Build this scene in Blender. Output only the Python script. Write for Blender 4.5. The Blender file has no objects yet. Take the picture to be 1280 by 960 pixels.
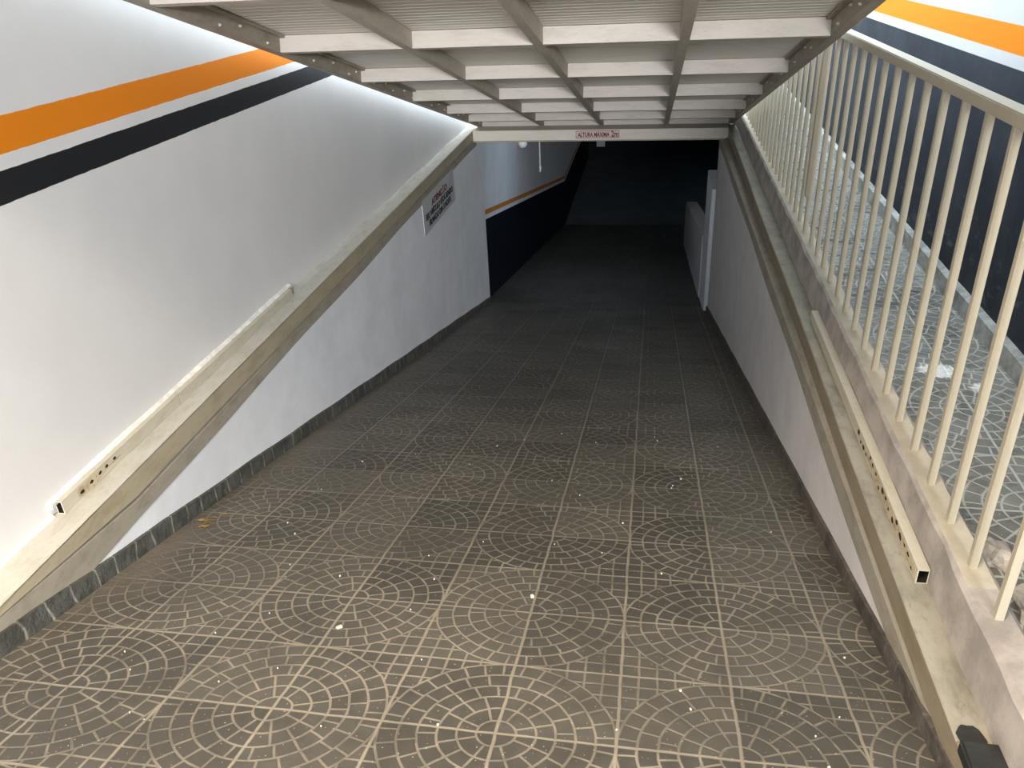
import bpy, bmesh, math, random
from mathutils import Vector, Matrix
random.seed(7)
SC = bpy.context.scene
COL = SC.collection
rnd = random.uniform

# ------------------------------------------------------------------ materials
class G:
    """small helper around a node tree"""
    def __init__(s, name):
        s.m = bpy.data.materials.new(name); s.m.use_nodes = True
        s.t = s.m.node_tree; s.n = s.t.nodes; s.l = s.t.links
        s.bsdf = s.n['Principled BSDF']
        s.bsdf.inputs['Specular IOR Level'].default_value = .35
    def put(s, sock, v):
        if hasattr(v, 'is_linked') or isinstance(v, bpy.types.NodeSocket): s.l.new(v, sock)
        else: sock.default_value = v
    def math(s, op, a, b=0.0, c=0.0, clamp=False):
        n = s.n.new('ShaderNodeMath'); n.operation = op; n.use_clamp = clamp
        for i, v in enumerate((a, b, c)): s.put(n.inputs[i], v)
        return n.outputs[0]
    def ramp(s, v, lo, hi, a=0.0, b=1.0):
        n = s.n.new('ShaderNodeMapRange'); n.interpolation_type = 'SMOOTHSTEP'
        s.put(n.inputs[0], v); n.inputs[1].default_value = lo; n.inputs[2].default_value = hi
        n.inputs[3].default_value = a; n.inputs[4].default_value = b
        return n.outputs[0]
    def mix(s, f, a, b):
        n = s.n.new('ShaderNodeMix'); n.data_type = 'RGBA'
        s.put(n.inputs[0], f)
        for k, v in ((6, a), (7, b)):
            if isinstance(v, (tuple, list)): n.inputs[k].default_value = (*v[:3], 1)
            else: s.l.new(v, n.inputs[k])
        return n.outputs[2]
    def noise(s, vec, scale, detail=4, rough=.6, stretch=None):
        if stretch:
            mp = s.n.new('ShaderNodeMapping'); mp.inputs['Scale'].default_value = stretch
            s.l.new(vec, mp.inputs[0]); vec = mp.outputs[0]
        n = s.n.new('ShaderNodeTexNoise'); s.l.new(vec, n.inputs['Vector'])
        n.inputs['Scale'].default_value = scale; n.inputs['Detail'].default_value = detail
        n.inputs['Roughness'].default_value = rough
        return n.outputs[0]
    def obj(s):
        return s.n.new('ShaderNodeTexCoord').outputs['Object']
    def xyz(s, vec):
        n = s.n.new('ShaderNodeSeparateXYZ'); s.l.new(vec, n.inputs[0]); return n.outputs
    def bump(s, h, strength=.3, dist=.01):
        n = s.n.new('ShaderNodeBump'); n.inputs['Strength'].default_value = strength
        n.inputs['Distance'].default_value = dist; s.l.new(h, n.inputs['Height'])
        s.l.new(n.outputs[0], s.bsdf.inputs['Normal'])
    def done(s, col, rough=.6, metal=0.0):
        if isinstance(col, (tuple, list)): s.bsdf.inputs['Base Color'].default_value = (*col[:3], 1)
        else: s.l.new(col, s.bsdf.inputs['Base Color'])
        s.put(s.bsdf.inputs['Roughness'], rough)
        s.bsdf.inputs['Metallic'].default_value = metal
        return s.m

def mat_plain(name, col, rough=.6, var=.12, scale=9, bump=.15, metal=0.0, spec=None, stretch=None):
    g = G(name); o = g.obj()
    n = g.noise(o, scale, 5, .65, stretch)
    dark = tuple(c * (1 - var) for c in col); lite = tuple(min(1, c * (1 + var)) for c in col)
    c = g.mix(g.ramp(n, .3, .7), dark, lite)
    if bump: g.bump(g.noise(o, scale * 6, 3), bump, .004)
    if spec is not None: g.bsdf.inputs['Specular IOR Level'].default_value = spec
    return g.done(c, rough, metal)

WHITE = (.72, .71, .70)
def mat_striped(name, stripes, base=WHITE):
    """painted wall: horizontal painted bands between heights, hand-rolled plaster relief"""
    g = G(name); o = g.obj(); x, y, z = g.xyz(o)
    wob = g.math('MULTIPLY', g.math('SUBTRACT', g.noise(o, 14, 2), .5), .006)
    zz = g.math('ADD', z, wob)
    n = g.noise(o, 2.2, 5, .6)
    c = g.mix(g.ramp(n, .3, .75), tuple(b * .93 for b in base), base)
    for lo, hi, colr in stripes:
        f = g.math('MULTIPLY', g.ramp(zz, lo - .001, lo + .001), g.ramp(zz, hi - .001, hi + .001, 1, 0))
        c = g.mix(f, c, colr)
    b = g.math('ADD', g.math('MULTIPLY', g.noise(o, 5, 3), 1.0), g.math('MULTIPLY', g.noise(o, 60, 3), .25))
    g.bump(b, .10, .012)
    return g.done(c, .55)

ORANGE = (.76, .225, .006); BLACK = (.012, .013, .016); SLATE = (.055, .062, .075); NAVY = (.004, .006, .016)

def mat_navywall():
    g = G('navy_stripe_wall'); o = g.obj(); x, y, z = g.xyz(o)
    n = g.noise(o, 3, 5, .65); n2 = g.noise(o, 11, 4, .7, (1, .6, 1.6))
    white = g.mix(g.ramp(n, .3, .75), (.52, .53, .535), (.57, .58, .585))
    dark = g.mix(g.ramp(n, .35, .7), (.020, .025, .034), (.034, .041, .053))
    scuff = g.math('MULTIPLY', g.ramp(n2, .54, .72), g.ramp(z, .15, .8, 1, .15))
    dark = g.mix(g.math('MULTIPLY', scuff, .35), dark, (.22, .23, .24))
    c = g.mix(g.ramp(z, 1.124, 1.127), dark, white)
    f = g.math('MULTIPLY', g.ramp(z, 1.174, 1.177), g.ramp(z, 1.279, 1.282, 1, 0))
    c = g.mix(f, c, ORANGE)
    g.bump(g.noise(o, 30, 3), .06, .006)
    g.bsdf.inputs['Specular IOR Level'].default_value = .12
    return g.done(c, .75)

def mat_tiles(name, u0, v0, pitch, cdark, clite, cjoint, rough, stains=(), wear_x=None, fade=.75):
    """stamped cement tiles: four make a circle of rings of little setts, square setts in the corners"""
    g = G(name); o = g.obj(); x, y, z = g.xyz(o)
    T = pitch
    # slight wander so that joints are not ruler-straight
    wa = g.math('MULTIPLY', g.math('SUBTRACT', g.noise(o, 7, 2), .5), .012)
    wb = g.math('MULTIPLY', g.math('SUBTRACT', g.noise(o, 6.1, 2, .5, (1, 1.3, 1)), .5), .012)
    u = g.math('ADD', g.math('SUBTRACT', x, u0), wa); v = g.math('ADD', g.math('SUBTRACT', y, v0), wb)
    du = g.math('PINGPONG', u, T); dv = g.math('PINGPONG', v, T)
    r = g.math('SQRT', g.math('ADD', g.math('MULTIPLY', du, du), g.math('MULTIPLY', dv, dv)))
    s = T / 6
    dr = g.math('PINGPONG', r, s / 2)
    k = g.math('FLOOR', g.math('DIVIDE', r, s))
    nseg = g.math('FLOOR', g.math('ADD', g.math('MULTIPLY', k, 1.43), 1.25))
    th = g.math('DIVIDE', g.math('ARCTAN2', dv, du), math.pi / 2)
    odd = g.math('MULTIPLY', g.math('MODULO', k, 2.0), .5)
    tt = g.math('ADD', g.math('MULTIPLY', th, nseg), odd)
    da = g.math('MULTIPLY', g.math('DIVIDE', g.math('PINGPONG', tt, .5), nseg), g.math('MULTIPLY', r, math.pi / 2))
    din = g.math('MINIMUM', dr, da)
    dout = g.math('MINIMUM', g.math('PINGPONG', du, s / 2), g.math('PINGPONG', dv, s / 2))
    dout = g.math('MINIMUM', dout, g.math('ABSOLUTE', g.math('SUBTRACT', r, T)))
    inside = g.math('LESS_THAN', r, T)
    d = g.math('ADD', g.math('MULTIPLY', inside, din), g.math('MULTIPLY', g.math('SUBTRACT', 1.0, inside), dout))
    small = g.ramp(d, .0018, .0052, 1, 0)
    dt = g.math('MINIMUM', g.math('PINGPONG', u, T / 2), g.math('PINGPONG', v, T / 2))
    # PINGPONG with T/2 gives lines at every T
    big = g.ramp(dt, .0025, .0062, 1, 0)
    n1 = g.noise(o, 1.3, 5, .65); n2 = g.noise(o, 9, 5, .7); n3 = g.noise(o, 55, 3, .7)
    # per-tile tint
    cu = g.math('FLOOR', g.math('DIVIDE', u, T)); cv = g.math('FLOOR', g.math('DIVIDE', v, T))
    comb = g.n.new('ShaderNodeCombineXYZ'); g.l.new(cu, comb.inputs[0]); g.l.new(cv, comb.inputs[1])
    wn = g.n.new('ShaderNodeTexWhiteNoise'); g.l.new(comb.outputs[0], wn.inputs[0])
    tint = g.math('ADD', g.math('MULTIPLY', wn.outputs[0], .4), g.math('MULTIPLY', n2, .6))
    c = g.mix(g.ramp(tint, .25, .75), cdark, clite)
    c = g.mix(g.math('MULTIPLY', g.ramp(n1, .52, .72), .5), c, tuple(min(1, a * 1.45) for a in clite))
    # joints: mostly pale with sand, some worn away or dirty
    vis = g.ramp(g.math('ADD', g.math('MULTIPLY', n1, .6), g.math('MULTIPLY', n2, .4)), .38, .60, 1 - fade, 1)
    jm = g.math('MAXIMUM', g.math('MULTIPLY', small, g.math('MULTIPLY', vis, .85)), g.math('MULTIPLY', big, g.math('ADD', g.math('MULTIPLY', vis, .5), .5)))
    if wear_x is not None:
        w = g.math('MULTIPLY', g.ramp(g.math('ADD', x, g.math('MULTIPLY', n1, .9)), wear_x, wear_x + .5, 1, 0), .75)
        c = g.mix(w, c, (.25, .215, .175))
        jc = g.mix(w, cjoint, (.07, .062, .052))
    else: jc = cjoint
    c = g.mix(jm, c, jc)
    specks = g.ramp(g.noise(o, 130, 1, .4), .735, .76)
    c = g.mix(g.math('MULTIPLY', specks, .6), c, (.62, .57, .46))
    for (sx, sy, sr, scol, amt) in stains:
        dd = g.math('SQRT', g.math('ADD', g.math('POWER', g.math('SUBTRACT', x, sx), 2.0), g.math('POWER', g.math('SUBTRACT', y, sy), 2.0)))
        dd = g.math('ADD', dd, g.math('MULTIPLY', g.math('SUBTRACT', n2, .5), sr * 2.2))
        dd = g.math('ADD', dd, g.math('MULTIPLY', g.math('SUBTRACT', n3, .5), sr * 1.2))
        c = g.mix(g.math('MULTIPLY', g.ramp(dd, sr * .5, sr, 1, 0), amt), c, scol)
    h = g.math('SUBTRACT', g.math('MULTIPLY', n3, .25), g.math('MAXIMUM', small, big))
    g.bump(h, .45, .004)
    rr = g.ramp(n2, .3, .7, rough - .08, rough + .12)
    g.bsdf.inputs['Specular IOR Level'].default_value = .4
    return g.done(c, rr)

def mat_metal(name, base, dirt, amt=.6, scale=6, stretch=(1, 1, 1), rough=.5, rust=0.0):
    g = G(name); o = g.obj()
    n = g.noise(o, scale, 6, .7, stretch); n2 = g.noise(o, scale * 5, 4, .7, stretch)
    c = g.mix(g.math('MULTIPLY', g.ramp(n, .42, .72), amt), base, dirt)
    c = g.mix(g.math('MULTIPLY', g.ramp(n2, .55, .7), amt * .5), c, tuple(d * .8 for d in dirt))
    if rust: c = g.mix(g.math('MULTIPLY', g.ramp(n2, .60, .70), rust), c, (.10, .04, .015))
    g.bump(n2, .15, .003)
    return g.done(c, rough)

def mat_skirt(name, axis=1, pitch=.30, col=(.10, .10, .095), amt=.8):
    g = G(name); o = g.obj(); p = g.xyz(o)
    d = g.math('PINGPONG', g.math('ADD', p[axis], g.math('MULTIPLY', g.noise(o, 9, 1), .05)), pitch / 8); j = g.ramp(d, .002, .006, 1, 0)
    n = g.noise(o, 8, 5, .7)
    c = g.mix(g.ramp(n, .3, .7), tuple(a * .6 for a in col), tuple(a * 1.5 for a in col))
    c = g.mix(g.math('MULTIPLY', j, g.ramp(n, .35, .6, .1 * amt, amt)), c, (.38, .36, .31))
    g.bump(g.noise(o, 26, 5, .7), .8, .012)
    return g.done(c, .6)

M = {}
M['wall_left'] = mat_striped('white_wall_orange_black_bands', [(1.145, 1.252, ORANGE), (1.005, 1.100, BLACK)])
M['wall_plain'] = mat_striped('white_plaster', [])
M['wall_right'] = mat_navywall()
M['grey_plaster'] = mat_plain('pinkish_grey_paint', (.68, .65, .645), .6, .08, 3, .2)
M['white_paint'] = mat_plain('white_paint', (.79, .81, .84), .6, .06, 3, .2)
M['orange'] = mat_plain('orange_paint', (.62, .22, .03), .6, .1, 5, 0)
M['navy'] = mat_plain('navy_paint', NAVY, .55, .3, 5, .1, spec=.2)
M['concrete'] = mat_plain('raw_concrete', (.36, .32, .275), .85, .30, 7, .6)
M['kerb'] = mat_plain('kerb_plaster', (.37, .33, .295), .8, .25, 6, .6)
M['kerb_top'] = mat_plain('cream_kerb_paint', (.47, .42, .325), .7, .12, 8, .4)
M['ceiling'] = mat_plain('ceiling_paint', (.60, .58, .55), .8, .05, 3, .1)
M['pavement'] = mat_plain('light_pavement', (.50, .47, .43), .85, .1, 2, .2)
M['dark_floor'] = mat_plain('garage_floor', (.10, .115, .125), .55, .25, 2, .2)
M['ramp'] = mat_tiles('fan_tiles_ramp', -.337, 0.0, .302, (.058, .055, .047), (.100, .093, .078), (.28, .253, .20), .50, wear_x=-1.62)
M['ramp_deep'] = mat_tiles('fan_tiles_ramp_shaded', -.337, 0.0, .302, (.055, .054, .049), (.090, .087, .078), (.14, .135, .115), .50)  # darker copy of the ramp tiles, weaker tunnel light put into the colours
M['walk'] = mat_tiles('fan_tiles_walkway', 1.16, 2.72, .302, (.13, .132, .118), (.22, .222, .20), (.42, .42, .375), .30,
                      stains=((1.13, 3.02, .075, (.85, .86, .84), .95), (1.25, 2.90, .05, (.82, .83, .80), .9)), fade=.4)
M['gate'] = mat_metal('cream_gate_paint', (.47, .42, .37), (.30, .265, .22), .45, 5, (1, 4, 4), .5)
M['gate_sheet'] = mat_metal('grey_gate_sheet', (.66, .61, .53), (.46, .42, .35), .5, 4, (.6, 9, 9), .5)
M['gate_dark'] = mat_metal('dirty_gate_paint', (.33, .285, .225), (.16, .135, .10), .6, 7, (3, 1, 3), .6)
M['gate_long'] = mat_metal('tan_gate_paint', (.43, .375, .305), (.27, .23, .18), .5, 7, (3, 1, 3), .55)
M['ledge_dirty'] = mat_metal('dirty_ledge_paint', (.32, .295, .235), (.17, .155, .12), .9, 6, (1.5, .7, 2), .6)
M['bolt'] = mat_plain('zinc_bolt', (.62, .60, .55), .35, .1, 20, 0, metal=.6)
M['angle_dark'] = mat_metal('dirty_shaded_angle_paint', (.27, .225, .155), (.16, .13, .085), .6, 7, (2, .7, 2), .6)  # right lip: dirt plus its shade, both in the colour
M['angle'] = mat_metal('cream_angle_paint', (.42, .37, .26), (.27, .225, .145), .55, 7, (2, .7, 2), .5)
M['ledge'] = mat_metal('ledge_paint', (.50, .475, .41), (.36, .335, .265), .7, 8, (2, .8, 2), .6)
M['tube'] = mat_metal('cream_tube_paint', (.52, .48, .385), (.38, .34, .245), .5, 9, (3, 1, 3), .5, .15)
M['tube_rust'] = mat_metal('rusty_tube_paint', (.52, .44, .30), (.16, .08, .03), .6, 22, (1, 1, 1), .7, .9)
M['hole'] = mat_plain('rust_hole_and_hollow_shade', (.020, .010, .006), .9, .3, 30, 0)  # rust holes, and tube insides with their shade put into the colour
M['rail'] = mat_metal('cream_railing_paint', (.44, .39, .29), (.36, .31, .22), .35, 10, (3, 3, .7), .4)
M['rubber'] = mat_plain('black_rubber', (.022, .023, .022), .7, .35, 12, .4)
M['plasterbead'] = mat_plain('crumbled_white_plaster', (.74, .71, .65), .9, .18, 16, .8)
M['skirt_left'] = mat_skirt('ramp_skirting_tile', 1, .44, (.075, .077, .068))
M['skirt_walk'] = mat_skirt('walkway_skirting_tile', 1, .80, (.27, .275, .26))
M['skirt_right'] = mat_skirt('right_skirting_tile', 1, .44, (.085, .075, .065), .15)  # right side of the ramp, joints barely visible
M['lintel'] = mat_metal('cream_lintel_paint', (.58, .52, .45), (.45, .39, .32), .4, 5, (1, 3, 3), .5)
M['sign_white'] = mat_plain('white_sign_board', (.50, .52, .515), .4, .04, 5, 0)
M['sign_red'] = mat_plain('red_lettering', (.12, .010, .016), .5, .05, 5, 0)
M['sign_black'] = mat_plain('black_lettering', (.012, .012, .014), .5, .05, 5, 0)
M['sign_pink'] = mat_plain('pale_plate', (.50, .41, .37), .45, .04, 5, 0)
M['globe'] = mat_plain('white_glass_globe', (.85, .86, .86), .2, .02, 5, 0)
M['pipe'] = mat_plain('white_plastic_pipe', (.85, .86, .87), .4, .03, 5, 0)
M['flake'] = mat_plain('paint_flake', (.66, .61, .47), .7, .1, 30, 0)
M['leaf'] = mat_plain('dry_leaf', (.28, .17, .05), .8, .3, 40, 0)
M['rubble'] = mat_plain('broken_mortar', (.34, .30, .25), .95, .32, 10, .9)
M['band'] = mat_metal('weathered_render_band', (.33, .30, .24), (.19, .165, .125), .6, 7, (1, .8, 2), .8)
M['groove'] = mat_plain('dark_joint', (.06, .055, .045), .9, .2, 10, 0)

# ------------------------------------------------------------------ mesh helpers
def newbm(): return bmesh.new()
def box(bm, x0, x1, y0, y1, z0, z1):
    vs = [bm.verts.new((x, y, z)) for x in (x0, x1) for y in (y0, y1) for z in (z0, z1)]
    for f in ((0, 1, 3, 2), (4, 6, 7, 5), (0, 4, 5, 1), (2, 3, 7, 6), (0, 2, 6, 4), (1, 5, 7, 3)):
        bm.faces.new([vs[i] for i in f])
    return vs
def prism(bm, prof, ys, cap=True):
    """profile(y) or list of (x,z); swept along a list of y stations (closed profile)"""
    rings = []
    for y in ys:
        p = prof(y) if callable(prof) else prof
        rings.append([bm.verts.new((x, y, z)) for x, z in p])
    n = len(rings[0])
    for a, b in zip(rings, rings[1:]):
        for i in range(n):
            bm.faces.new((a[i], a[(i + 1) % n], b[(i + 1) % n], b[i]))
    if cap:
        bm.faces.new(rings[0][::-1]); bm.faces.new(rings[-1])
def cyl(bm, a, b, r, seg=12, r2=None):
    a = Vector(a); b = Vector(b); d = (b - a).normalized()
    u = d.orthogonal().normalized(); w = d.cross(u)
    r2 = r if r2 is None else r2
    A = []; B = []
    for i in range(seg):
        t = 2 * math.pi * i / seg; q = u * math.cos(t) + w * math.sin(t)
        A.append(bm.verts.new(a + q * r)); B.append(bm.verts.new(b + q * r2))
    for i in range(seg):
        j = (i + 1) % seg; bm.faces.new((A[i], A[j], B[j], B[i]))
    bm.faces.new(A[::-1]); bm.faces.new(B)
def link(name, bm, mat, parent=None, bevel=0.0, smooth=False, loc=None):
    bmesh.ops.recalc_face_normals(bm, faces=bm.faces)
    if bevel:
        es = [e for e in bm.edges if len(e.link_faces) == 2 and e.calc_face_angle(0) > .6]
        bmesh.ops.bevel(bm, geom=es, offset=bevel, segments=2, affect='EDGES', clamp_overlap=True)
    me = bpy.data.meshes.new(name); 
    if loc is not None: bmesh.ops.translate(bm, verts=bm.verts, vec=-Vector(loc))
    bm.to_mesh(me); bm.free()
    for m in (mat if isinstance(mat, (list, tuple)) else [mat]): me.materials.append(m)
    if smooth:
        for p in me.polygons: p.use_smooth = True
    o = bpy.data.objects.new(name, me); COL.objects.link(o)
    if loc is not None: o.location = loc
    if parent: o.parent = parent
    return o
def tag(o, label, cat, group=None):
    o['label'] = label; o['category'] = cat
    if group: o['group'] = group
    return o
def struct(o): o['kind'] = 'structure'; return o
def thing(name, loc, label, cat, group=None, rot=(0, 0, 0)):
    o = bpy.data.objects.new(name, None); COL.objects.link(o)
    o.location = loc; o.rotation_euler = rot
    return tag(o, label, cat, group)
def frange(a, b, n): return [a + (b - a) * i / n for i in range(n + 1)]
def text_bm(s, size, bold=.0, width=None):
    cu = bpy.data.curves.new('lettering', 'FONT'); cu.body = s; cu.size = size
    cu.align_x = 'CENTER'; cu.align_y = 'CENTER'; cu.extrude = .0015; cu.offset = bold
    ob = bpy.data.objects.new('lettering', cu); COL.objects.link(ob)
    dg = bpy.context.evaluated_depsgraph_get(); dg.update()
    me = bpy.data.meshes.new_from_object(ob.evaluated_get(dg))
    bm = bmesh.new(); bm.from_mesh(me)
    bpy.data.objects.remove(ob); bpy.data.curves.remove(cu); bpy.data.meshes.remove(me)
    if width:
        xs = [v.co.x for v in bm.verts]; w = max(xs) - min(xs); cx = (max(xs) + min(xs)) / 2
        for v in bm.verts: v.co.x = (v.co.x - cx) * width / w
    return bm

# ------------------------------------------------------------------ levels
B = .2636; A0 = .235
Y1, Y2 = 8.90, 18.0
def zf(y):                                   # ramp surface height
    if y < -.5: return A0 + B * .5
    if y < Y1: return A0 - B * y
    z1 = A0 - B * Y1
    if y < Y2: return z1 - .202 * (y - Y1)
    return z1 - .202 * (Y2 - Y1)
ZG = zf(30)
def xl(y): return -1.845 - .0052 * (y - 1.5)     # left ledge edge / lower wall
def xr(y): return .735 - .0105 * (y - 1.5)       # right lower wall face
XW = -1.97                                        # left wall face above the ledge
LEDGE0, LEDGE1 = .55, 8.62

# ------------------------------------------------------------------ setting
# main ramp: its own tilted object so the tile pattern runs along the slope
L = math.hypot(1, B)
yc = 1.335
bm = newbm(); box(bm, -2.05, .86, (-.5 - yc) * L, (Y1 - yc) * L, -.12, 0)
o = struct(link('floor_ramp', bm, M['ramp'])); o.name = 'floor'
o.location = (0, yc, A0 - B * yc); o.rotation_euler = (-math.atan(B), 0, 0)
# lower ramp inside the tunnel
L2 = math.hypot(1, .202)
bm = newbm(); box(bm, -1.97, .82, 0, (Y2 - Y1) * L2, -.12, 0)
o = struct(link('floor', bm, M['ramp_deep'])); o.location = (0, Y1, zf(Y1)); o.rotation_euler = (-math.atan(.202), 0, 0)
bm = newbm(); box(bm, -2.0, 7.5, Y2, 30, ZG - .12, ZG); struct(link('floor', bm, M['dark_floor']))
bm = newbm(); box(bm, .80, 7.5, 8.9, Y2 - .02, ZG - .12, ZG); struct(link('floor', bm, M['dark_floor']))
bm = newbm(); box(bm, -9, 9, -18, -.5, 0, zf(-1)); struct(link('floor', bm, M['pavement']))

# left: wall above the ledge, wall below, ledge body
bm = newbm(); box(bm, XW - .2, XW, -2.2, 3.1, 0, 3.0); box(bm, XW - .2, XW, 3.1, 17, 0, 2.3); struct(link('wall_left', bm, M['wall_left']))
bm = newbm()
prism(bm, lambda y: [(xl(y) - .12 if y > 0 else -1.97, -.14), (xl(y), -.14), (xl(y), -2.4), (xl(y) - .12, -2.4)], [LEDGE0, 8.88])
struct(link('wall_left', bm, M['white_paint'])); 
bm = newbm()
prism(bm, lambda y: [(XW - .1, -.012), (xl(y) - .015, -.012), (xl(y) - .015, -.010 - .1 * min(1, max(.06, (y - 1.30) / .85))), (xl(y) + .003, -.016 - .1 * min(1, max(.06, (y - 1.30) / .85))), (xl(y) + .004, -.178 - .006 * math.sin(y * 3) - .03 * max(0, 2.2 - y)), (XW - .1, -.178)], frange(LEDGE0, LEDGE1, 60))
struct(link('trim_1', bm, M['band']))
# ramp skirting tiles, left and right
bm = newbm()
prism(bm, lambda y: [(xl(y) - .02, zf(y) - .05), (xl(y) + .013, zf(y) - .05), (xl(y) + .012, zf(y) + .074 + .004 * math.sin(y * 9)), (xl(y) - .02, zf(y) + .080)], frange(.6, 8.88, 60))
struct(link('baseboard_left', bm, M['skirt_left']))
bm = newbm()
prism(bm, lambda y: [(xr(y) + .02, zf(y) - .05), (xr(y) - .014, zf(y) - .05), (xr(y) - .012, zf(y) + .058 + .003 * math.sin(y * 8)), (xr(y) + .02, zf(y) + .064)], frange(.6, 8.62, 60))
struct(link('baseboard_right', bm, M['skirt_right']))
# right: lower wall, raw band under the ledge, ledge body
bm = newbm()
prism(bm, lambda y: [(xr(y), -.15), (xr(y), -2.4), (xr(y) + .2, -2.4), (xr(y) + .2, -.15)], [1.75, 8.62])
struct(link('wall_right', bm, M['grey_plaster']))
bm = newbm()
prism(bm, lambda y: [(xr(y) + .003, -.6), (xr(y) + .003, -.13), (xr(y) + .2, -.13), (xr(y) + .2, -.6)], [.6, 1.76])
struct(link('wall_right', bm, M['concrete']))
bm = newbm()
prism(bm, lambda y: [(xr(y) - .003, -.20 - .008 * math.sin(3 * y)), (xr(y) - .003, -.118), (.742, -.088), (.742, -.012), (.90, -.012), (.90, -.20)], frange(LEDGE0, LEDGE1, 50))
struct(link('trim_2', bm, M['band']))
# kerb that carries the railing
KX0, KX1, KZ = .812, .905, .160
def kerbprof(y):
    w = .0015 * math.sin(7 * y) + .002 * math.sin(17 * y + 1) + .001 * math.sin(41 * y); d = 0
    return [(KX0 - .006 + w * .6 - d, -.012), (KX0 + .004 + w - d, KZ - .012 + w), (KX0 + .014 - d, KZ + w * .5), (KX1 - .006 + w, KZ - .002), (KX1 + .01, KZ - .02), (KX1 + .012, -.02)]
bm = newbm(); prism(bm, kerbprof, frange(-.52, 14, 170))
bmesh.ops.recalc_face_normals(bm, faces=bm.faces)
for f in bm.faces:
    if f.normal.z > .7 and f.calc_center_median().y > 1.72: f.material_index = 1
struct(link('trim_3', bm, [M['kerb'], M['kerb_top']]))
# walkway floor, its skirting and the far wall
bm = newbm(); box(bm, .86, 1.46, -.52, 16.6, -.1, .105); struct(link('floor', bm, M['walk']))
bm = newbm()
prism(bm, lambda y: [(1.42, .10), (1.378 + .002 * math.sin(9 * y), .10), (1.380, .185 + .003 * math.sin(13 * y)), (1.42, .200)], frange(-.52, 16.6, 125))
struct(link('baseboard_far', bm, M['skirt_walk'])); bpy.data.objects['baseboard_far'].name = 'baseboard_right'
bm = newbm(); box(bm, 1.41, 1.6, -2.2, 3.1, .06, 3.0); box(bm, 1.41, 1.6, 3.1, 17, .06, 2.3); struct(link('wall_right', bm, M['wall_right']))
bm = newbm(); box(bm, XW - .2, 1.6, 16.6, 16.8, 0, 1.1); struct(link('wall_back', bm, M['wall_plain']))
# courtyard slab over the garage = tunnel roof
bm = newbm(); box(bm, XW, .80, 8.80, 16.6, -.11, .0); struct(link('ceiling', bm, M['ceiling']))
bm = newbm(); box(bm, -2.2, 7.5, 16.62, 30, -.3, -.11); struct(link('ceiling', bm, M['ceiling']))
bm = newbm(); box(bm, .80, 7.5, 8.64, 16.62, -.4, -.11); struct(link('ceiling', bm, M['ceiling']))
# unseen roof over the entrance, run out past the camera to shade the walls
bm = newbm(); box(bm, XW - .2, 1.6, -2.2, 3.1, 3.0, 3.2); struct(link('ceiling', bm, M['ceiling']))
# tunnel left wall: navy dado, white line, orange line, white
XT = -1.95
BX, BY = 1.07, 24.9
def banded(name, pts, heights, mats, top, dx):
    """vertical wall along a path of (x,y,zfloor) with bands parallel to the floor"""
    bm = newbm()
    hs = [-.1] + heights
    for i in range(len(hs)):
        for (a, b) in zip(pts, pts[1:]):
            za0 = a[2] + hs[i]; zb0 = b[2] + hs[i]
            za1 = top if i == len(hs) - 1 else a[2] + hs[i + 1]
            zb1 = top if i == len(hs) - 1 else b[2] + hs[i + 1]
            q = [bm.verts.new(v) for v in ((a[0], a[1], za0), (b[0], b[1], zb0), (b[0], b[1], zb1), (a[0], a[1], za1))]
            q2 = [bm.verts.new((v.co.x + dx[0], v.co.y + dx[1], v.co.z)) for v in q]
            fs = [q[::-1], q2]
            for j in range(4): fs.append([q[j], q[(j + 1) % 4], q2[(j + 1) % 4], q2[j]])
            for f in fs: bm.faces.new(f).material_index = i
    return struct(link(name, bm, mats))
mm = [M['navy'], M['white_paint'], M['orange'], M['white_paint']]
banded('wall_left', [(XT, 8.87, zf(8.87)), (XT, Y2, ZG), (XT, 30, ZG)], [1.00, 1.055, 1.115], mm, -.11, (-.15, 0))
bm = newbm(); box(bm, XT - .15, xl(8.8) - .001, 8.80, 8.88, -2.4, -.14); struct(link('wall_left', bm, M['white_paint']))
banded('wall_back', [(-1.95, BY, ZG), (BX, BY, ZG)], [1.30, 1.355, 1.415], mm, -.11, (0, .15))
bm = newbm(); box(bm, -2.2, 7.5, 29.8, 30, ZG - .1, -.1); struct(link('wall_back', bm, M['navy']))
bm = newbm(); box(bm, 7.3, 7.5, 8.6, 30, ZG - .1, -.1); struct(link('wall_right', bm, M['navy']))
bm = newbm(); box(bm, .92, 7.5, 8.5, 8.64, ZG - .1, -.1); struct(link('wall_front', bm, M['navy']))
# low parapet beside the lower ramp
bm = newbm()
prism(bm, [(.622, -.655), (.80, -.655), (.80, -4.2), (.622, -4.2)], [8.60, 9.45])
struct(link('wall_right', bm, M['white_paint'], bevel=.004))
bm = newbm()
prism(bm, lambda y: [(.61, zf(y) + .80), (.80, zf(y) + .80), (.80, zf(y) - .3), (.61, zf(y) - .3)], [9.45, 14.6])
struct(link('wall_right', bm, M['grey_plaster']))

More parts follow.
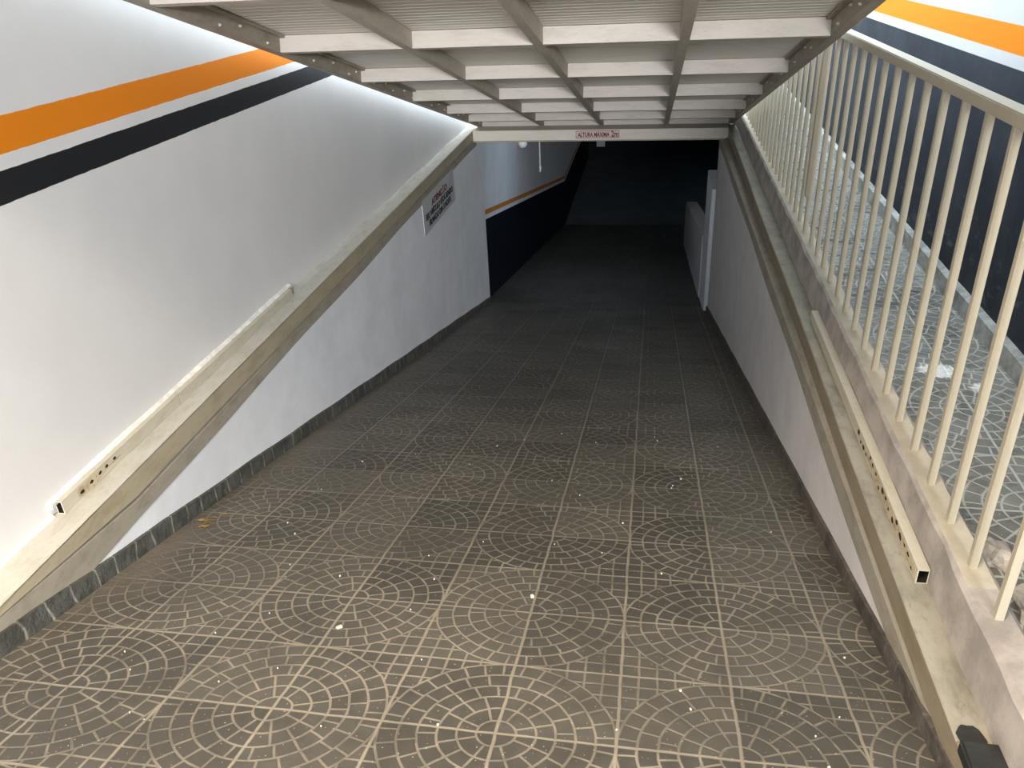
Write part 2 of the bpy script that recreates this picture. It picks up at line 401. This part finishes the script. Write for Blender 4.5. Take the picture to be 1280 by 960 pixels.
# ------------------------------------------------------------------ steel angles along the ledges
def angle_rail(side):
    left = side < 0
    nm = 'steel_angle'
    lab = ('cream painted steel angle edging the left ledge below the striped wall' if left else
           'cream stained steel angle edging the right ledge below the railing kerb')
    t = thing(nm, (xl(4) if left else .74, 4, 0), lab, 'metal edging')
    if left:
        fx = lambda y: xl(y) + .004
        bx = lambda y: XW + .002
        h = lambda y: .012 + .086 * min(1, max(0, (y - 1.30) / .85))
    else:
        fx = lambda y: .728 + .003 * math.sin(2 * y); bx = lambda y: KX0 - .002; h = lambda y: .085
    s = 1 if left else -1
    bm = newbm()
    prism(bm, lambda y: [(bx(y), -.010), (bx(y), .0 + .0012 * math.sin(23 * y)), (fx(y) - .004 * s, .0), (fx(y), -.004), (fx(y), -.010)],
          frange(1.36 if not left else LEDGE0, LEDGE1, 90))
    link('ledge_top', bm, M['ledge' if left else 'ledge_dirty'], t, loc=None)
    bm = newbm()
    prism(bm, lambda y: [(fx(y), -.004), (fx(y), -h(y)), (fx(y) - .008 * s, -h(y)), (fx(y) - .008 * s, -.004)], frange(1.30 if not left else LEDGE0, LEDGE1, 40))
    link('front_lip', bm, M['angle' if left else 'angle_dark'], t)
    for o in t.children: o.matrix_parent_inverse = t.matrix_basis.inverted()
    return t
angle_rail(-1); angle_rail(1)

# plaster bead between left ledge and wall (crumbled)
bm = newbm()
def bead(y):
    a = .010 + .006 * math.sin(11 * y) * math.sin(3.1 * y) + rnd(-.003, .003)
    b_ = .024 + .008 * math.sin(5 * y + 1) + rnd(-.004, .004)
    return [(XW - .01, .0), (XW + a + .012, .0), (XW + a * .7, b_ * .6), (XW - .01, b_)]
prism(bm, bead, frange(3.93, 8.5, 150)); struct(link('trim_4', bm, M['ledge']))
bm = newbm()
def bead2(y):
    b_ = .060 + .002 * math.sin(9 * y) + rnd(-.0012, .0012)
    return [(XW - .01, .030), (XW + .014, .030), (XW + .018 + rnd(-.0015, .0015), .053), (XW + .006, b_), (XW - .01, b_ + .006)]
prism(bm, bead2, frange(1.90, 3.92, 90)); struct(link('trim_5', bm, M['plasterbead']))
bm = newbm()
def bead3(y): return [(XW - .01, .0), (XW + .012 + rnd(-.003, .003), .0), (XW + .005, .008 + rnd(-.002, .003)), (XW - .01, .02)]
prism(bm, bead3, frange(.9, 1.9, 50)); struct(link('trim_6', bm, M['plasterbead']))

# ------------------------------------------------------------------ rectangular stop tubes lying on the ledges
def stop_tube(x0, x1, h, y0, y1, label, holes, face, rusty=None):
    t = thing('steel_tube', ((x0 + x1) / 2, y0, 0), label, 'metal tube')
    w = .0035
    bm = newbm()
    P = [(x0, .001), (x1, .001), (x1, h), (x0, h)]
    I = [(x0 + w, .001 + w), (x1 - w, .001 + w), (x1 - w, h - w), (x0 + w, h - w)]
    O0 = [bm.verts.new((x, y0, z)) for x, z in P]; O1 = [bm.verts.new((x, y1, z)) for x, z in P]
    I0 = [bm.verts.new((x, y0, z)) for x, z in I]; I1 = [bm.verts.new((x, y0 + .12, z)) for x, z in I]
    for i in range(4):
        j = (i + 1) % 4
        bm.faces.new((O0[i], O0[j], O1[j], O1[i])); bm.faces.new((I0[i], I1[i], I1[j], I0[j])).material_index = 1
        bm.faces.new((O0[i], I0[i], I0[j], O0[j]))
    bm.faces.new(O1); 
    f = bm.faces.new(I1); f.material_index = 1
    o = link('tube_body', bm, [M['tube'], M['hole']], t)
    fx = x1 if face > 0 else x0
    if rusty:
        ra, rb = rusty; bm = newbm(); n = 24; top = []; bot = []
        for k in range(n + 1):
            y = ra + (rb - ra) * k / n; e = math.sin(math.pi * min(1, k / n + .25)) if k < n else .1
            mid = h * .48; half = h * .44 * max(.12, e) * rnd(.75, 1.05)
            top.append(bm.verts.new((fx + face * .0006, y, mid + half))); bot.append(bm.verts.new((fx + face * .0006, y, mid - half)))
        for k in range(n): bm.faces.new((bot[k], bot[k + 1], top[k + 1], top[k]))
        e_ = bmesh.ops.extrude_face_region(bm, geom=list(bm.faces)); bmesh.ops.translate(bm, verts=[v for v in e_['geom'] if isinstance(v, bmesh.types.BMVert)], vec=(-face * .001, 0, 0))
        rp = link('rust_patch', bm, M['tube_rust'], t); rp['label'] = 'rusty patch of peeled paint'
    for hy, hz, r in holes:
        bm = newbm()
        vs = []
        for k in range(12):
            a = 2 * math.pi * k / 12; q = r * rnd(.8, 1.2)
            vs.append((fx, hy + q * 1.5 * math.cos(a), hz + q * math.sin(a)))
        f0 = [bm.verts.new((v[0] - face * .001, v[1], v[2])) for v in vs]; f1 = [bm.verts.new((v[0] + face * .0008, v[1], v[2])) for v in vs]
        for k in range(12): bm.faces.new((f0[k], f0[(k + 1) % 12], f1[(k + 1) % 12], f1[k]))
        bm.faces.new(f0[::-1]); bm.faces.new(f1)
        link('rust_hole', bm, M['hole'], t)
    for o in t.children: o.matrix_parent_inverse = Matrix.Translation(t.location).inverted()
    return t
stop_tube(-1.958, -1.931, .052, 1.918, 2.676, 'open-ended cream steel tube with rusty holes on the left ledge', [(2.02, .022, .0075), (2.075, .026, .0065), (2.125, .029, .006), (2.165, .031, .0055), (2.215, .033, .0055)], 1, (1.995, 2.25))
stop_tube(-1.958, -1.931, .050, 2.682, 3.87, 'plain cream steel tube along left wall behind the holed tube', [], 1)
rt = stop_tube(.775, .808, .050, 1.885, 3.73, 'cream steel tube with peeling rusty side on right ledge', [(1.93 + .045 * k + rnd(-.008, .008), rnd(.012, .042), rnd(.005, .0095)) for k in range(17)], -1, (1.89, 2.95))

# black rubber block at the near end of the right ledge
bm = newbm(); box(bm, .728, .815, 1.02, 1.345, -.012, .024)
for v in bm.verts:
    v.co.x += rnd(-.004, .004); v.co.z += rnd(-.003, .003)
tag(link('rubber_block', bm, M['rubber'], bevel=.006), 'black rubber block at the near end of the right ledge', 'rubber block')
# dark stain beside it, laid on as a thin sheet
bm = newbm()
vs = [bm.verts.new((.765 + .032 * math.cos(a) * rnd(.85, 1.1), 1.365 + .045 * math.sin(a) * rnd(.85, 1.1), .0025)) for a in frange(0, 2 * math.pi * 15 / 16, 15)]
f = bm.faces.new(vs); r = bmesh.ops.extrude_face_region(bm, geom=[f]); bmesh.ops.translate(bm, verts=[v for v in r['geom'] if isinstance(v, bmesh.types.BMVert)], vec=(0, 0, -.004))
tag(link('dark_stain', bm, M['rubber']), 'thin dark stain on the right ledge touching the rubber block', 'stain')

# broken mortar at the near end of the kerb
def rubble(cx, cy, cz, sx, sy, sz, label, seed):
    random.seed(seed)
    bm = newbm(); bmesh.ops.create_icosphere(bm, subdivisions=3, radius=1)
    import mathutils
    for v in bm.verts:
        n = mathutils.noise.noise(v.co * 1.7 + Vector((seed, 0, 0))) * .45 + mathutils.noise.noise(v.co * 4 + Vector((0, seed, 0))) * .18
        v.co *= 1 + n
        v.co.x *= sx; v.co.y *= sy; v.co.z *= sz
    return tag(link('mortar_lump', bm, M['rubble'], loc=None, smooth=False), label, 'mortar lump'), (cx, cy, cz)
for args in ((.985, 1.66, .118, .050, .10, .045, 'broken mortar lump behind the nearest baluster on the walkway edge', 3),
             (.965, 1.90, .112, .040, .06, .030, 'small mortar lump between the two nearest balusters', 5),
             (.975, 1.36, .112, .06, .11, .055, 'big crumbling mortar lump at the right edge nearest the camera', 9)):
    o, l = rubble(*args); o.location = l
random.seed(11)

# ------------------------------------------------------------------ railing
RX = .862
def baluster_mesh(h, w=.0105):
    bm = newbm(); box(bm, -w, w, -w, w, 0, h); 
    bmesh.ops.recalc_face_normals(bm, faces=bm.faces)
    bmesh.ops.bevel(bm, geom=list(bm.edges), offset=.002, segments=1, affect='EDGES')
    me = bpy.data.meshes.new('baluster'); bm.to_mesh(me); bm.free(); me.materials.append(M['rail']); return me
rail = thing('railing', (RX, 1.4, KZ), 'cream metal railing with square balusters beside the ramp', 'railing')
inv = Matrix.Translation(rail.location).inverted()
bme = baluster_mesh(1.052)
YB = [1.60 + .1865 * k for k in range(16)]
for k, y in enumerate(YB):
    o = bpy.data.objects.new('baluster', bme); COL.objects.link(o); o.parent = rail
    o.location = (0, y - 1.4, -.006 - (0.02 if y < 1.7 else 0))
bm = newbm(); box(bm, RX - .024, RX + .024, .9, 4.60, KZ + 1.045, KZ + 1.080); o = link('handrail', bm, M['rail'], rail, bevel=.003); o.matrix_parent_inverse = inv
bm = newbm(); box(bm, RX - .012, RX + .012, 4.60, 4.624, KZ - .01, KZ + 1.05); o = link('post', bm, M['rail'], rail, bevel=.003); o.matrix_parent_inverse = inv
bm = newbm(); box(bm, RX - .026, RX + .013, 4.592, 4.632, KZ + .20, KZ + 1.06); o = link('cover_plate', bm, M['rail'], rail, bevel=.003); o.matrix_parent_inverse = inv
far = thing('railing', (RX, 4.72, KZ), 'brightly lit far railing continuing behind the thick post', 'railing')
inv = Matrix.Translation(far.location).inverted()
for k in range(22):
    o = bpy.data.objects.new('baluster', bme); COL.objects.link(o); o.parent = far
    o.location = (0, .10 + .1865 * k, -.006)
bm = newbm(); box(bm, RX - .024, RX + .024, 4.68, 8.95, KZ + 1.045, KZ + 1.080); o = link('handrail', bm, M['rail'], far, bevel=.003); o.matrix_parent_inverse = inv
bm = newbm(); box(bm, RX - .019, RX + .019, 8.90, 8.938, KZ - .01, KZ + 1.085); o = link('post', bm, M['rail'], far, bevel=.003); o.matrix_parent_inverse = inv

# ------------------------------------------------------------------ raised tilting gate
HY = 8.74; HZ = 2.29 - B * HY
gate = thing('garage_gate', (0, HY, HZ), 'raised tilting gate of cream steel beams and ribbed sheet over the ramp', 'gate', rot=(-math.atan(B), 0, 0))
c_ = math.cos(math.atan(B))
loc_y = lambda y: (y - HY) / c_
GY0 = loc_y(1.25); D = .078
GX0, GX1 = -1.868, .795
# ribbed sheet
bm = newbm(); prof = []
y = GY0 + .01
pts = []
while y < -.02:
    pts += [(y, D + .003), (y + .040, D + .003), (y + .044, D + .005), (y + .051, D + .005), (y + .055, D + .003)]
    y += .056
for (a, b) in zip(pts, pts[1:]):
    if b[0] - a[0] < 1e-5: continue
for side in (0,):
    lo = [(bm.verts.new((GX0 + .004, p, q)), bm.verts.new((GX1 - .004, p, q))) for p, q in pts]
    hi = [(bm.verts.new((GX0 + .004, p, q + .003)), bm.verts.new((GX1 - .004, p, q + .003))) for p, q in pts]
    for a, b in zip(lo, lo[1:]): bm.faces.new((a[0], a[1], b[1], b[0]))
    for a, b in zip(hi, hi[1:]): bm.faces.new((a[0], b[0], b[1], a[1]))
    for k in range(len(pts) - 1):
        bm.faces.new((lo[k][0], lo[k + 1][0], hi[k + 1][0], hi[k][0])); bm.faces.new((lo[k][1], hi[k][1], hi[k + 1][1], lo[k + 1][1]))
    bm.faces.new((lo[0][0], hi[0][0], hi[0][1], lo[0][1])); bm.faces.new((lo[-1][0], lo[-1][1], hi[-1][1], hi[-1][0]))
link('ribbed_sheet', bm, M['gate_sheet'], gate)
LONG = [-1.17, -.545, .118]
XS = [GX0 + .053] + LONG + [GX1 - .053]
YC = [1.27, 2.00, 2.95, 3.98, 5.08, 6.17, 7.20, 8.04, 8.68]
bolt_me = None
def bolt_mesh():
    bm = newbm(); cyl(bm, (0, 0, 0), (0, 0, -.006), .007, 6); cyl(bm, (0, 0, -.006), (0, 0, -.011), .0035, 8)
    bmesh.ops.recalc_face_normals(bm, faces=bm.faces)
    me = bpy.data.meshes.new('bolt'); bm.to_mesh(me); bm.free(); me.materials.append(M['bolt']); return me
bolt_me = bolt_mesh()
for yy in YC:
    ly = loc_y(yy)
    bm = newbm()
    # channel: web on the camera side, flanges up and down, between the long bars
    for a, b in zip(XS, XS[1:]):
        xa = a + (.022 if a in LONG else 0); xb = b - (.022 if b in LONG else 0)
        box(bm, xa, xb, ly, ly + .004, .001, D)
        box(bm, xa, xb, ly + .004, ly + .045, .001, .005)
    link('cross_beam', bm, M['gate'], gate)
for lx in LONG:
    bm = newbm(); box(bm, lx - .022, lx - .018, GY0, -.01, 0, D); box(bm, lx - .018, lx + .022, GY0, -.01, 0, .004); box(bm, lx + .018, lx + .022, GY0, -.01, .004, D)
    link('long_bar', bm, M['gate_long'], gate)
for s, (xo, xi) in ((-1, (GX0, GX0 + .062)), (1, (GX1, GX1 - .058))):
    bm = newbm(); xt = xo - s * .052
    box(bm, min(xo, xt), max(xo, xt), GY0, 0, 0, D)
    box(bm, min(xt, xi - s * .02), max(xt, xi - s * .02), GY0, 0, D - .012, D - .002)
    sf = link('side_frame', bm, M['gate_dark'], gate, bevel=.002)
    for k in range(30):
        b_ = bpy.data.objects.new('bolt', bolt_me); COL.objects.link(b_); b_.parent = sf
        b_.location = (xt, -.22 - k * .24 + rnd(-.06, .06), .022 + .028 * (k % 2)); b_.rotation_euler = (0, s * math.pi / 2, 0)
# hinge strip at the low end
bm = newbm(); box(bm, GX0, GX1, -.045, -.005, .0, .012); box(bm, GX0, GX1, -.008, -.002, .0, D)
link('end_bar', bm, M['gate_dark'], gate)

# ------------------------------------------------------------------ lintel and height sign
lin = thing('lintel_beam', (-.56, 8.52, -.105), 'cream painted steel lintel across the garage mouth under the gate hinge', 'beam')
bm = newbm(); box(bm, -1.875, .752, 8.46, 8.79, -.112, -.002)
o = link('beam_body', bm, M['lintel'], lin, bevel=.004); o.matrix_parent_inverse = Matrix.Translation(lin.location).inverted()
bm = newbm(); box(bm, -1.875, .752, 8.445, 8.462, -.114, -.104)
o = link('bottom_flange', bm, M['gate_dark'], lin); o.matrix_parent_inverse = Matrix.Translation(lin.location).inverted()
sg = thing('height_sign', (-.572, 8.457, -.052), 'small pink ALTURA MÁXIMA height limit plate fixed on the lintel', 'sign')
bm = newbm(); box(bm, -.222, .222, -.001, .0025, -.040, .040); link('plate', bm, M['sign_pink'], sg)
bm = newbm()
for (a, b, c, d) in ((-.222, .222, .035, .039), (-.222, .222, -.033, -.029), (-.222, -.218, -.033, .039), (.218, .222, -.033, .039)): box(bm, a, b, -.0025, -.001, c, d)
link('border', bm, M['sign_red'], sg)
bm = text_bm('ALTURA MÁXIMA', .062, .002, .325); bmesh.ops.rotate(bm, verts=bm.verts, matrix=Matrix.Rotation(math.pi / 2, 3, 'X')); bmesh.ops.translate(bm, verts=bm.verts, vec=(-.040, -.002, -.002))
link('lettering', bm, M['sign_red'], sg)
bm = text_bm('2m', .080, .002, .072); bmesh.ops.rotate(bm, verts=bm.verts, matrix=Matrix.Rotation(math.pi / 2, 3, 'X')); bmesh.ops.translate(bm, verts=bm.verts, vec=(.175, -.002, .002))
link('lettering', bm, M['sign_red'], sg)

# ------------------------------------------------------------------ ATENÇÃO board on the left lower wall
wx = xl(6.9)
at = thing('warning_sign', (wx + .003, 6.885, -.30), 'white ATENÇÃO warning board on the left wall under the ledge', 'sign')
bm = newbm(); box(bm, -.003, .004, -.565, .565, -.150, .150); link('board', bm, M['sign_white'], at)
R = Matrix(((0, 0, 1), (1, 0, 0), (0, 1, 0)))
for s, size, zc, wd, mt in (('ATENÇÃO', .072, .058, .56, 'sign_red'), ('SEU VEÍCULO ESTÁ SENDO', .070, -.018, .98, 'sign_black'), ('FILMADO DIA E NOITE', .070, -.088, .80, 'sign_black')):
    bm = text_bm(s, size, .003, wd)
    bmesh.ops.rotate(bm, verts=bm.verts, matrix=R); bmesh.ops.translate(bm, verts=bm.verts, vec=(.0045, 0, zc))
    link('lettering', bm, M[mt], at)

# ------------------------------------------------------------------ tunnel fittings
lamp = thing('globe_lamp', (XT, 11.7, -.80), 'round white globe lamp on the left tunnel wall', 'lamp')
bm = newbm(); cyl(bm, (0, 0, 0), (.03, 0, 0), .055, 20); link('wall_base', bm, M['gate_dark'], lamp, bevel=.003)
bm = newbm(); bmesh.ops.create_uvsphere(bm, u_segments=24, v_segments=14, radius=.068); bmesh.ops.translate(bm, verts=bm.verts, vec=(.085, 0, .0)); link('globe', bm, M['globe'], lamp, smooth=True)
cp = thing('conduit_pipe', (XT + .012, 14.0, -1.77), 'thin white conduit pipe hanging down the left tunnel wall', 'pipe')
bm = newbm(); cyl(bm, (0, 0, .06), (0, 0, 1.66), .011, 10); link('pipe', bm, M['pipe'], cp, smooth=False)
bm = newbm(); cyl(bm, (0, 0, 0), (0, 0, .07), .012, 12, .026); cyl(bm, (0, 0, .07), (0, 0, .10), .026, 12, .014); link('pull_handle', bm, M['pipe'], cp)
bm = newbm(); box(bm, -.125, .125, -.05, 0, -.10, .08)
o = tag(link('junction_box', bm, M['pipe'], bevel=.01), 'small pale box on the dark wall deep inside garage', 'box'); o.location = (-1.58, BY - .005, -3.55)

# ------------------------------------------------------------------ scraps on the ramp
def flake_mesh(r, seed):
    random.seed(seed); bm = newbm()
    n = 7; vs = [bm.verts.new((r * rnd(.6, 1.2) * math.cos(2 * math.pi * k / n), r * rnd(.5, 1.0) * math.sin(2 * math.pi * k / n), .0015 + rnd(0, .001))) for k in range(n)]
    f = bm.faces.new(vs); e = bmesh.ops.extrude_face_region(bm, geom=[f]); bmesh.ops.translate(bm, verts=[v for v in e['geom'] if isinstance(v, bmesh.types.BMVert)], vec=(0, 0, .004))
    bmesh.ops.recalc_face_normals(bm, faces=bm.faces)
    me = bpy.data.meshes.new('paint_flake'); bm.to_mesh(me); bm.free(); me.materials.append(M['flake']); return me
def put_flake(me, x, y, label, group=None, name='paint_flake'):
    o = bpy.data.objects.new(name, me); COL.objects.link(o); o.location = (x, y, zf(y)); o.rotation_euler = (-math.atan(B), 0, rnd(0, 6.28))
    return tag(o, label, 'debris', group)
fm = [flake_mesh(r, s) for r, s in ((.0028, 1), (.0036, 2), (.0022, 3), (.009, 4))]
put_flake(flake_mesh(.013, 8), -.915, 1.735, 'biggest pale paint flake lying on the ramp tiles, left of centre')
put_flake(flake_mesh(.010, 12), -.345, 2.02, 'yellowish paint flake on a tile joint in mid ramp')
random.seed(21)
for k in range(46):
    y = 1.25 + 2.6 * random.random() ** 1.6; x = rnd(-1.5, .62)
    put_flake(fm[k % 3], x, y, 'tiny pale paint crumb scattered on the near ramp tiles', 'paint crumbs on the ramp')
lm = fm[0].copy()
bm = newbm()
for k in range(9):
    a = rnd(0, 6.28); cx, cy = rnd(-.05, .05), rnd(-.07, .07)
    v = [bm.verts.new((cx + .014 * math.cos(a + t) * q, cy + .014 * math.sin(a + t) * q, .003 + rnd(0, .006))) for t, q in ((0, 1.3), (1.57, .5), (3.14, 1.3), (4.71, .5))]
    f = bm.faces.new(v); e = bmesh.ops.extrude_face_region(bm, geom=[f]); bmesh.ops.translate(bm, verts=[w for w in e['geom'] if isinstance(w, bmesh.types.BMVert)], vec=(0, 0, .0015))
o = link('dry_leaves', bm, M['leaf']); o['kind'] = 'stuff'; tag(o, 'brown dry leaf bits gathered against the left skirting tiles', 'leaves')
o.location = (-1.74, 2.42, zf(2.42)); o.rotation_euler = (-math.atan(B), 0, 0)

# ------------------------------------------------------------------ light
w = bpy.data.worlds.new('sky'); SC.world = w; w.use_nodes = True
bg = w.node_tree.nodes['Background']; bg.inputs[0].default_value = (.78, .90, 1.0, 1); bg.inputs[1].default_value = 4.6
def area(name, loc, target, sx, sy, power, col, spread=None):
    d = bpy.data.lights.new(name, 'AREA'); d.shape = 'RECTANGLE'; d.size = sx; d.size_y = sy; d.energy = power; d.color = col
    o = bpy.data.objects.new(name, d); COL.objects.link(o); o.location = loc
    if spread: d.spread = spread
    o.rotation_euler = (Vector(target) - Vector(loc)).to_track_quat('-Z', 'Y').to_euler(); return o
area('entrance_ceiling_lamp', (-.6, .15, 2.95), (-.5, .75, 0), 1.0, .4, 60, (1.0, .84, .66), 1.7)
area('street_fill', (2.3, -10.0, 3.35), (-1.2, 5.0, -.4), 2.6, .9, 1700, (.96, .975, 1.0))  # added fill behind the camera, lifts the lower walls and gate
area('tunnel_lamp', (-.5, 10.6, -.2), (-1.95, 10.3, -1.15), .15, 1.0, 7.5, (.64, .82, 1.0))
area('garage_lamp', (3.2, 19.5, -.5), (3.0, 19.5, -4), .6, 1.2, 5, (.55, .85, 1.0))

# ------------------------------------------------------------------ camera
X = Vector((0.98592017, 0.16138438, -0.04377783)); U = Vector((-0.03832775, 0.4729339, 0.88026389)); F = Vector((-0.16276486, 0.86619202, -0.47246057))
F.normalize(); X = (X - F * X.dot(F)).normalized(); U = X.cross(F)
cam = bpy.data.cameras.new('camera'); cam.sensor_width = 36; cam.lens = 36 * 1003.68 / 1280; cam.clip_start = .05
co = bpy.data.objects.new('camera', cam); COL.objects.link(co); SC.camera = co
co.matrix_world = Matrix(((X.x, U.x, -F.x, 0), (X.y, U.y, -F.y, 0), (X.z, U.z, -F.z, 1.62), (0, 0, 0, 1)))

SC.view_settings.view_transform = 'Standard'
SC.view_settings.look = 'None'
SC.view_settings.exposure = 0.30
SC.view_settings.gamma = 1.0
SC.view_settings.use_curve_mapping = False
